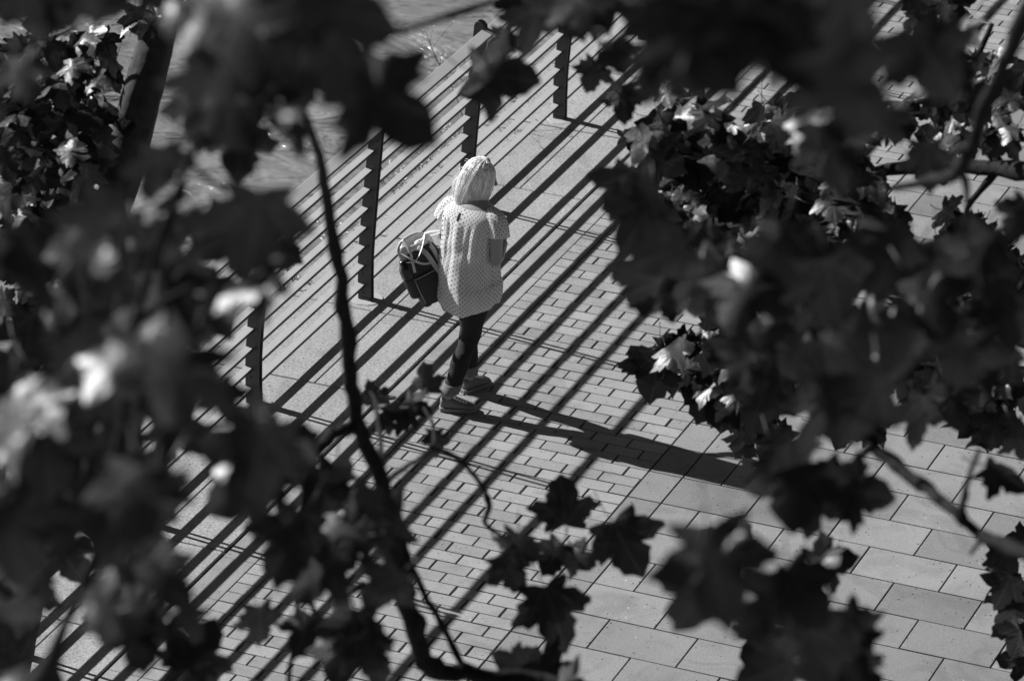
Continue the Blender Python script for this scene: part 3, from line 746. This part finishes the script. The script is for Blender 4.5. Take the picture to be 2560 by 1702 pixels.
def branch(parent, pts, base, wpx=True, name='branch', nodes=True, mat='twig', seg=8):
    """pts: (x, y, metres, width in photo pixels) or ('w', Vector, radius)"""
    P = []
    for q in pts:
        if q[0] == 'w': P.append(tuple(q[1]-base) + (q[2],))
        else: P.append(tuple(at(q[0], q[1], q[2]) - base) + (q[3]*q[2]/FPX/2,))
    Q = smooth_pts(P, 5); rr = random.Random(len(Q)*7+int(abs(P[0][0])*100))
    pts3 = []; rad = []
    for i, q in enumerate(Q):
        k = q[3]; v = Vector(q[:3]) + Vector((rr.gauss(0,1), rr.gauss(0,1), rr.gauss(0,1)))*k*.16
        if nodes and rr.random() < .22: k *= 1.28
        pts3.append(v); rad.append(k)
    b = MB(); b.tube(pts3, rad, seg); return b.build(name, M[mat], parent, True)
top = NB + Vector((0, 0, 4.1))
trunk = MB(); Q = smooth_pts([(0,0,-.1,.26),(.02,.02,.3,.20),(.05,-.02,1.5,.17),(-.03,.02,2.8,.155),(0,0,4.1,.14),(.1,.1,4.8,.08)], 8)
trunk.tube([q[:3] for q in Q], [q[3] for q in Q], 16); trunk.build('trunk', M['bark'], near, True)
T = ('w', top, .07)
branch(near, [T, ('w', at(1560,1860,12.6), .045), (1400,1712,12.8,40), (1230,1690,12.8,44), (1085,1668,12.7,50), (1045,1600,12.6,50), (1010,1480,12.5,48), (985,1350,12.4,48), (950,1200,12.3,44), (900,1080,12.2,42), (878,960,12.1,40), (868,830,12,36), (842,660,11.8,34), (815,480,11.5,30), (790,370,11,24), (760,280,10,16)], NB)
branch(near, [(884,1070,12.2,34),(830,1085,12.1,28),(790,1135,12,26),(765,1200,12,20),(750,1290,12,12)], NB)
branch(near, [(985,1290,12.4,22),(1010,1370,12.5,20),(1060,1480,12.6,18),(1120,1590,12.7,16),(1165,1680,12.8,18)], NB)
branch(near, [(955,1215,12.4,16),(1010,1170,12.6,13),(1075,1125,12.9,11),(1085,1075,13.4,8),(1060,1020,14,6)], NB)
branch(near, [(1075,1115,12.9,14),(1150,1150,13.1,13),(1205,1215,13.2,13),(1222,1265,13.3,16),(1215,1310,13.4,11),(1265,1345,13.4,8)], NB)
branch(near, [(955,1170,12.4,15),(950,1100,12.8,13),(940,1010,13.3,10),(925,980,13.6,6)], NB)
branch(near, [(905,1460,12.5,20),(850,1500,12.4,16),(810,1560,12.3,14),(760,1470,12.1,10)], NB)
branch(near, [('w', at(735,1800,12.4), .012),(722,1702,12.3,14),(735,1600,12.2,13),(745,1500,12.1,10)], NB)
branch(near, [T, ('w', at(2700,1900,10.5), .05), ('w', at(2760,1500,10.6), .04), (2600,1400,10.8,40), (2440,1330,11,28), (2395,1285,11,30), (2300,1210,11.2,32), (2200,1130,11.3,34), (2150,1060,11.3,30), (2110,960,11.2,24)], NB)
branch(near, [(2180,1110,11.3,18),(2130,1170,11.3,16),(2090,1240,11.2,12)], NB)
branch(near, [(2405,1290,11,20),(2420,1200,11,14),(2450,1120,11,12)], NB)
branch(near, [(2600,1400,10.8,26),(2480,1340,11,16),(2425,1385,11,10)], NB)
branch(near, [(2600,-40,9.5,40),(2510,160,9.8,38),(2450,300,10,36),(2405,420,10.2,34),(2330,450,10.4,26),(2230,470,10.5,16)], NB)
branch(near, [('w', at(2760,1500,10.6), .04), ('w', at(2900,700,10), .04), ('w', at(2760,150,9.7), .03), (2600,-40,9.5,40)], NB)
branch(near, [(2405,420,10.2,20),(2420,520,10.4,14),(2400,600,10.6,10)], NB)
branch(near, [T, ('w', at(300,1900,9.6), .05), ('w', at(120,1780,9), .045), (150,1600,8.6,30), (240,1380,8.4,27), (300,1100,8.2,25), (330,860,8,24), (390,620,7.9,20), (480,380,7.8,18), (540,150,7.6,14)], NB)
branch(near, [(470,400,7.8,16),(510,440,8.5,14),(560,475,9.2,11)], NB)
branch(near, [(340,800,8,22),(440,740,8,18),(560,690,8,12),(640,700,8,8)], NB)
branch(near, [(300,1100,8.2,20),(420,1080,8.6,16),(540,1060,9,12),(640,1050,9.3,8)], NB)
branch(near, [('w', at(1560,-160,9.5), .02),(1330,-30,9.4,22),(1200,15,9.2,20),(1080,55,9,18),(960,95,8.8,14),(900,130,8.6,10)], NB)
branch(near, [('w', at(2760,150,9.7), .03), ('w', at(2300,-250,9.6), .03), ('w', at(1560,-160,9.5), .02)], NB)

# ------------------------------------------------------------------ trees farther off
def far_leaf_cluster(b, base, specs, seed, half=LOW, sz=(.11, .17), shine=.10, hplane=None):
    rr = random.Random(seed)
    for x, y, rx, ry, n, d0, d1 in specs:
        for _ in range(n):
            a = rr.uniform(0, 6.283); q = rr.random()**.55; d = rr.uniform(d0, d1)
            px, py = x + rx*q*math.cos(a), y + ry*q*math.sin(a)
            p = at_h(px, py, d) if hplane else at(px, py, d)
            u = rr.random()
            nn = jit(CDIR, .5, rr) if u > .35 + shine else (jit(HALFV, .22, rr) if u < shine else jit(Vector((0,0,1)), .5, rr))
            leaf_into(b, p - base, jit(timg(rr.uniform(-150, -30)), .3, rr), nn, rr.uniform(*sz), rr, half, rr.random() < .3)
# left tree, rooted beside the walkway just below the frame
tb = at_h(-95, 1900, 18.0); tb.z = 0; tb2 = Vector((tb.x, tb.y, 0))
lt = empty('plane_tree', tb2); tag(lt, 'leaning tree with thick dark trunk at the left edge, small leaves over the river', 'tree')
P = [tuple(V((0,0,-.1)))+(.19,)]
for x, y, h, wpx in ((-30,1750,18.0,190),(10,1600,18.0,165),(75,1300,18.05,145),(150,960,18.1,132),(215,700,18.15,122),(285,470,18.2,116),(345,270,18.3,104),(395,90,18.4,90),(440,-100,18.5,74)):
    v = at_h(x, y, h); P.append(tuple(v-tb2) + (wpx*(v-CAM).length/FPX/2,))
Q = smooth_pts(P, 8); b = MB(); rr = random.Random(4)
rings = []
for i, q in enumerate(Q):
    rings.append([Vector(q[:3]) + Vector((math.cos(a), math.sin(a), 0))*q[3]*(1 + .05*math.sin(3*a+i*.25) + .04*math.sin(7*a-i*.4) + rr.uniform(-.02,.02)) for a in [2*math.pi*k/22 for k in range(22)]])
b.loft(rings); b.build('trunk', M['bark'], lt, True)
def hb(pts, parent, base): 
    pp = []
    for x, y, h, wpx in pts:
        v = at_h(x, y, h); pp.append(('w', v, wpx*(v-CAM).length/FPX/2))
    branch(parent, pp, base)
hb([(270,560,18.1,50),(200,470,18,34),(130,440,18,22),(75,400,17.9,16),(70,330,17.9,10)], lt, tb2)
hb([(75,400,17.9,14),(60,300,17.9,12),(40,160,17.9,8)], lt, tb2)
hb([(330,330,18.2,40),(260,260,18.3,24),(235,190,18.4,14),(225,80,18.4,8)], lt, tb2)
hb([(200,480,18,18),(195,330,18.1,12),(200,140,18.2,8)], lt, tb2)
hb([(180,900,18,40),(120,820,18,26),(60,800,18,16),(-20,760,18,10)], lt, tb2)
hb([(220,680,18,24),(150,640,18,18),(110,560,18,12)], lt, tb2)
hb([(110,1130,18,40),(170,1040,17.9,20),(210,980,17.9,12)], lt, tb2)
hb([(395,90,18.4,30),(360,60,18.4,18),(350,20,18.5,10)], lt, tb2)
b = MB()
far_leaf_cluster(b, tb2, [(150,190,140,130,85,17.2,18.9),(60,260,90,120,45,17.2,18.7),(200,340,60,120,38,17.4,18.9),(110,430,110,80,45,17.2,18.6),(30,330,50,120,14,17.2,18.5),(60,640,80,70,25,17.4,18.6),(110,980,110,70,34,17.3,18.6),(390,640,40,60,14,17.5,18.6),(60,520,90,60,22,17.3,18.5),(350,50,30,40,10,18,18.8),(60,770,80,60,20,17.3,18.6),(200,500,60,50,16,17.4,18.6)], 5, HALF, (.10, .17), .06, True)
tag(b.build('foliage', M['leaf'], lt, True))
# right tree, its trunk out of the frame to the right
tr2 = Vector((8.0, -2.9, 0))
rt = empty('plane_tree', tr2); tag(rt, 'tree on the right whose sharper pointed leaves hang over the pale slab paving', 'tree')
b = MB(); Q = smooth_pts([(0,0,-.1,.24),(.0,.0,.4,.18),(.05,.05,1.8,.15),(-.02,.0,3.2,.13),(0,0,4.6,.10),(-.2,.1,5.8,.06)], 8)
b.tube([q[:3] for q in Q], [q[3] for q in Q], 16); b.build('trunk', M['bark'], rt, True)
T2 = ('w', tr2 + V((0, 0, 3.6)), .06)
branch(rt, [T2, ('w', at(2750,900,17.2), .05), (2480,760,17.6,46), (2240,800,18,36), (2060,840,18.4,28), (1900,850,18.8,20), (1760,860,19.2,12)], tr2)
branch(rt, [T2, ('w', at(2800,500,17.2), .045), (2500,420,17.6,40), (2260,420,18,34), (2040,470,18.2,26), (1860,520,18.4,20), (1700,520,18.6,12)], tr2)
branch(rt, [(1860,520,18.4,20),(1780,620,18.5,22),(1766,520,18.5,22),(1760,420,18.6,18),(1765,280,18.8,10)], tr2)
branch(rt, [(2500,420,17.6,30),(2420,250,17.9,22),(2480,60,18,12)], tr2)
branch(rt, [(2420,250,17.9,14),(2300,110,18.2,12),(2280,20,18.3,8)], tr2)
branch(rt, [(2060,840,18.4,16),(1990,760,18.6,12),(1965,690,18.8,8)], tr2)
branch(rt, [(2500,420,17.6,18),(2420,520,17.8,14),(2430,600,18,10)], tr2)
b = MB()
far_leaf_cluster(b, tr2, [(2860,760,200,420,150,16.5,19),(1720,330,90,120,38,17.5,19.2),(1640,380,60,60,14,17.5,19),(1800,450,120,130,60,17.5,19.2),(1640,520,50,70,18,17.5,19),(1720,560,80,80,34,17.5,19),(1930,420,130,150,60,17.5,19),(2060,300,120,110,40,17.5,19),(2130,540,150,130,52,17.3,19),(2360,330,130,120,34,17.3,19),(2480,240,80,130,24,17.3,19),(2330,40,60,50,12,17.5,19),(2420,600,70,90,26,17.5,19),(2500,660,60,60,18,17.5,19),
  (1750,900,100,60,26,18,19.8),(1850,960,110,90,44,17.8,19.5),(1960,900,110,80,40,17.5,19.5),(2080,850,100,70,30,17.5,19.5),(1900,780,140,70,36,17.8,19.5),(2250,880,140,110,50,17.5,19),(1870,1060,50,60,12,18,19),(1650,450,40,160,18,17.5,19),(2150,1040,60,60,10,17.8,19),(2520,1450,30,60,6,17,18),(2540,1560,25,50,5,17,18),(2380,960,120,120,34,17.3,19),(2500,1020,60,110,20,17.3,19)], 11, HALF, (.11, .18), .09)
# the pointed leaves that stand out against the paving
rr = random.Random(3)
for x, y, s_, rot in ((1640,935,120,-100),(1600,900,70,120),(1700,925,95,-145),(1755,960,110,-130),(1815,985,150,-97),(1760,1000,100,-110),(1880,1060,110,-120),(1945,1100,90,-80),(1990,840,70,-80),(1690,860,70,160),(1570,505,110,-100),(2060,1060,60,-20),(1925,1120,70,-120),(2545,1350,60,180),(2530,1480,70,160),(2540,1650,80,170)):
    leaf_into(b, at(x, y, 18.6) - tr2, timg(rot), jit(CDIR, .2, rr), s_*18.6/FPX*1.1, rr, HALF, True)
tag(b.build('foliage', M['leaf'], rt, True))

# ------------------------------------------------------------------ small things
def crumpled(c, size, seed):
    rr = random.Random(seed); b = MB()
    pts, fs = leaf_shape(HALF, rr, .9)
    b.add([Vector((x, y-.4, abs(z)*.5 + .08*math.sin(x*9)+.05 + .15*x*x))*size for x, y, z in pts], fs)
    o = b.build('fallen_leaf', M['dry'], None, True); o.location = c; o.rotation_euler = (R(4), R(-6), rr.uniform(0, 6)); return o
o = crumpled(ground(945, 990) + V((0,0,.012)), .11, 2); tag(o, 'curled pale fallen leaf on the concrete strip beside the railing shadows', 'leaf')
def weed(seed):
    rr = random.Random(seed); t = empty('weed')
    b = MB(); lf = MB(); fl = MB()
    for _ in range(9):
        a = rr.uniform(0, 6.28); h = rr.uniform(.08, .22); d = V((math.cos(a), math.sin(a), 0))*rr.uniform(.03, .10)
        p = [V((0,0,0)), d*.4+V((0,0,h*.5)), d+V((0,0,h))]; b.tube(p, [.0018,.0014,.001], 4)
        for _ in range(7):
            q = p[1].lerp(p[2], rr.random()) if rr.random() < .6 else p[0].lerp(p[1], rr.random())
            leaf_into(lf, q + V((rr.gauss(0,.008), rr.gauss(0,.008), 0)), jit(V((0,0,1)), 1, rr), jit(V((0,0,1)), .8, rr), rr.uniform(.012,.026), rr, [(0,0),(.22,.4),(.15,.8),(0,1)], False)
        if rr.random() < .7:
            for _ in range(3): fl.ball(p[2]+V((rr.gauss(0,.008), rr.gauss(0,.008), rr.gauss(0,.006))), .006, .006, .004, None, 6, 4)
    b.build('stem', M['weed'], t); lf.build('foliage', M['weed'], t); fl.build('flower', M['flower'], t) if fl.v else None
    return t
protos = [weed(s_) for s_ in (1, 2, 3)]
spots = [4.25, 4.42, 4.6, 4.78, 4.98, 5.2, 5.95, 6.2, 6.4, 3.35, 3.8, 2.75, 1.25, 1.05, .85, .62, 2.6]
rr = random.Random(8)
for i, y in enumerate(spots):
    if i < 3: t = protos[i]
    else:
        s0 = protos[i % 3]; t = s0.copy(); COL.objects.link(t)
        for ch in s0.children:
            c = ch.copy(); COL.objects.link(c); c.parent = t
    t.location = (-.515 + rr.uniform(-.02,.01), y, -.10 + rr.uniform(-.03, .02)); t.rotation_euler = (0, R(-20), rr.uniform(0, 6.3)); k = rr.uniform(.7, 1.15); t.scale = (k, k, k)
    tag(t, 'small flowering weed rooted in the edge of the quay above the water', 'weed', 'weeds along the quay edge')
# one tall branching sprig that stands over the rail against the water
b = MB(); fl = MB(); rr = random.Random(21); base = V((-.53, 5.35, -.02))
sp = empty('tall_weed', base); tag(sp, 'tall thin branching weed seen against the river beyond the handrail', 'weed')
stem = [V((0,0,0)), V((-.10,.05,.2)), V((-.24,.10,.36)), V((-.34,.12,.54))]; b.tube(stem, [.004,.0035,.003,.002], 6)
for _ in range(16):
    q = stem[1].lerp(stem[3], rr.random()); e = q + V((rr.gauss(0,.09), rr.gauss(0,.09), rr.uniform(.03,.13))); b.tube([q, (q+e)/2+V((0,0,.01)), e], [.0018,.0015,.001], 4)
    for _ in range(2): fl.ball(e+V((rr.gauss(0,.008), rr.gauss(0,.008), 0)), .005, .005, .004, None, 6, 4)
b.build('stem', M['weed'], sp); fl.build('flower', M['flower'], sp)
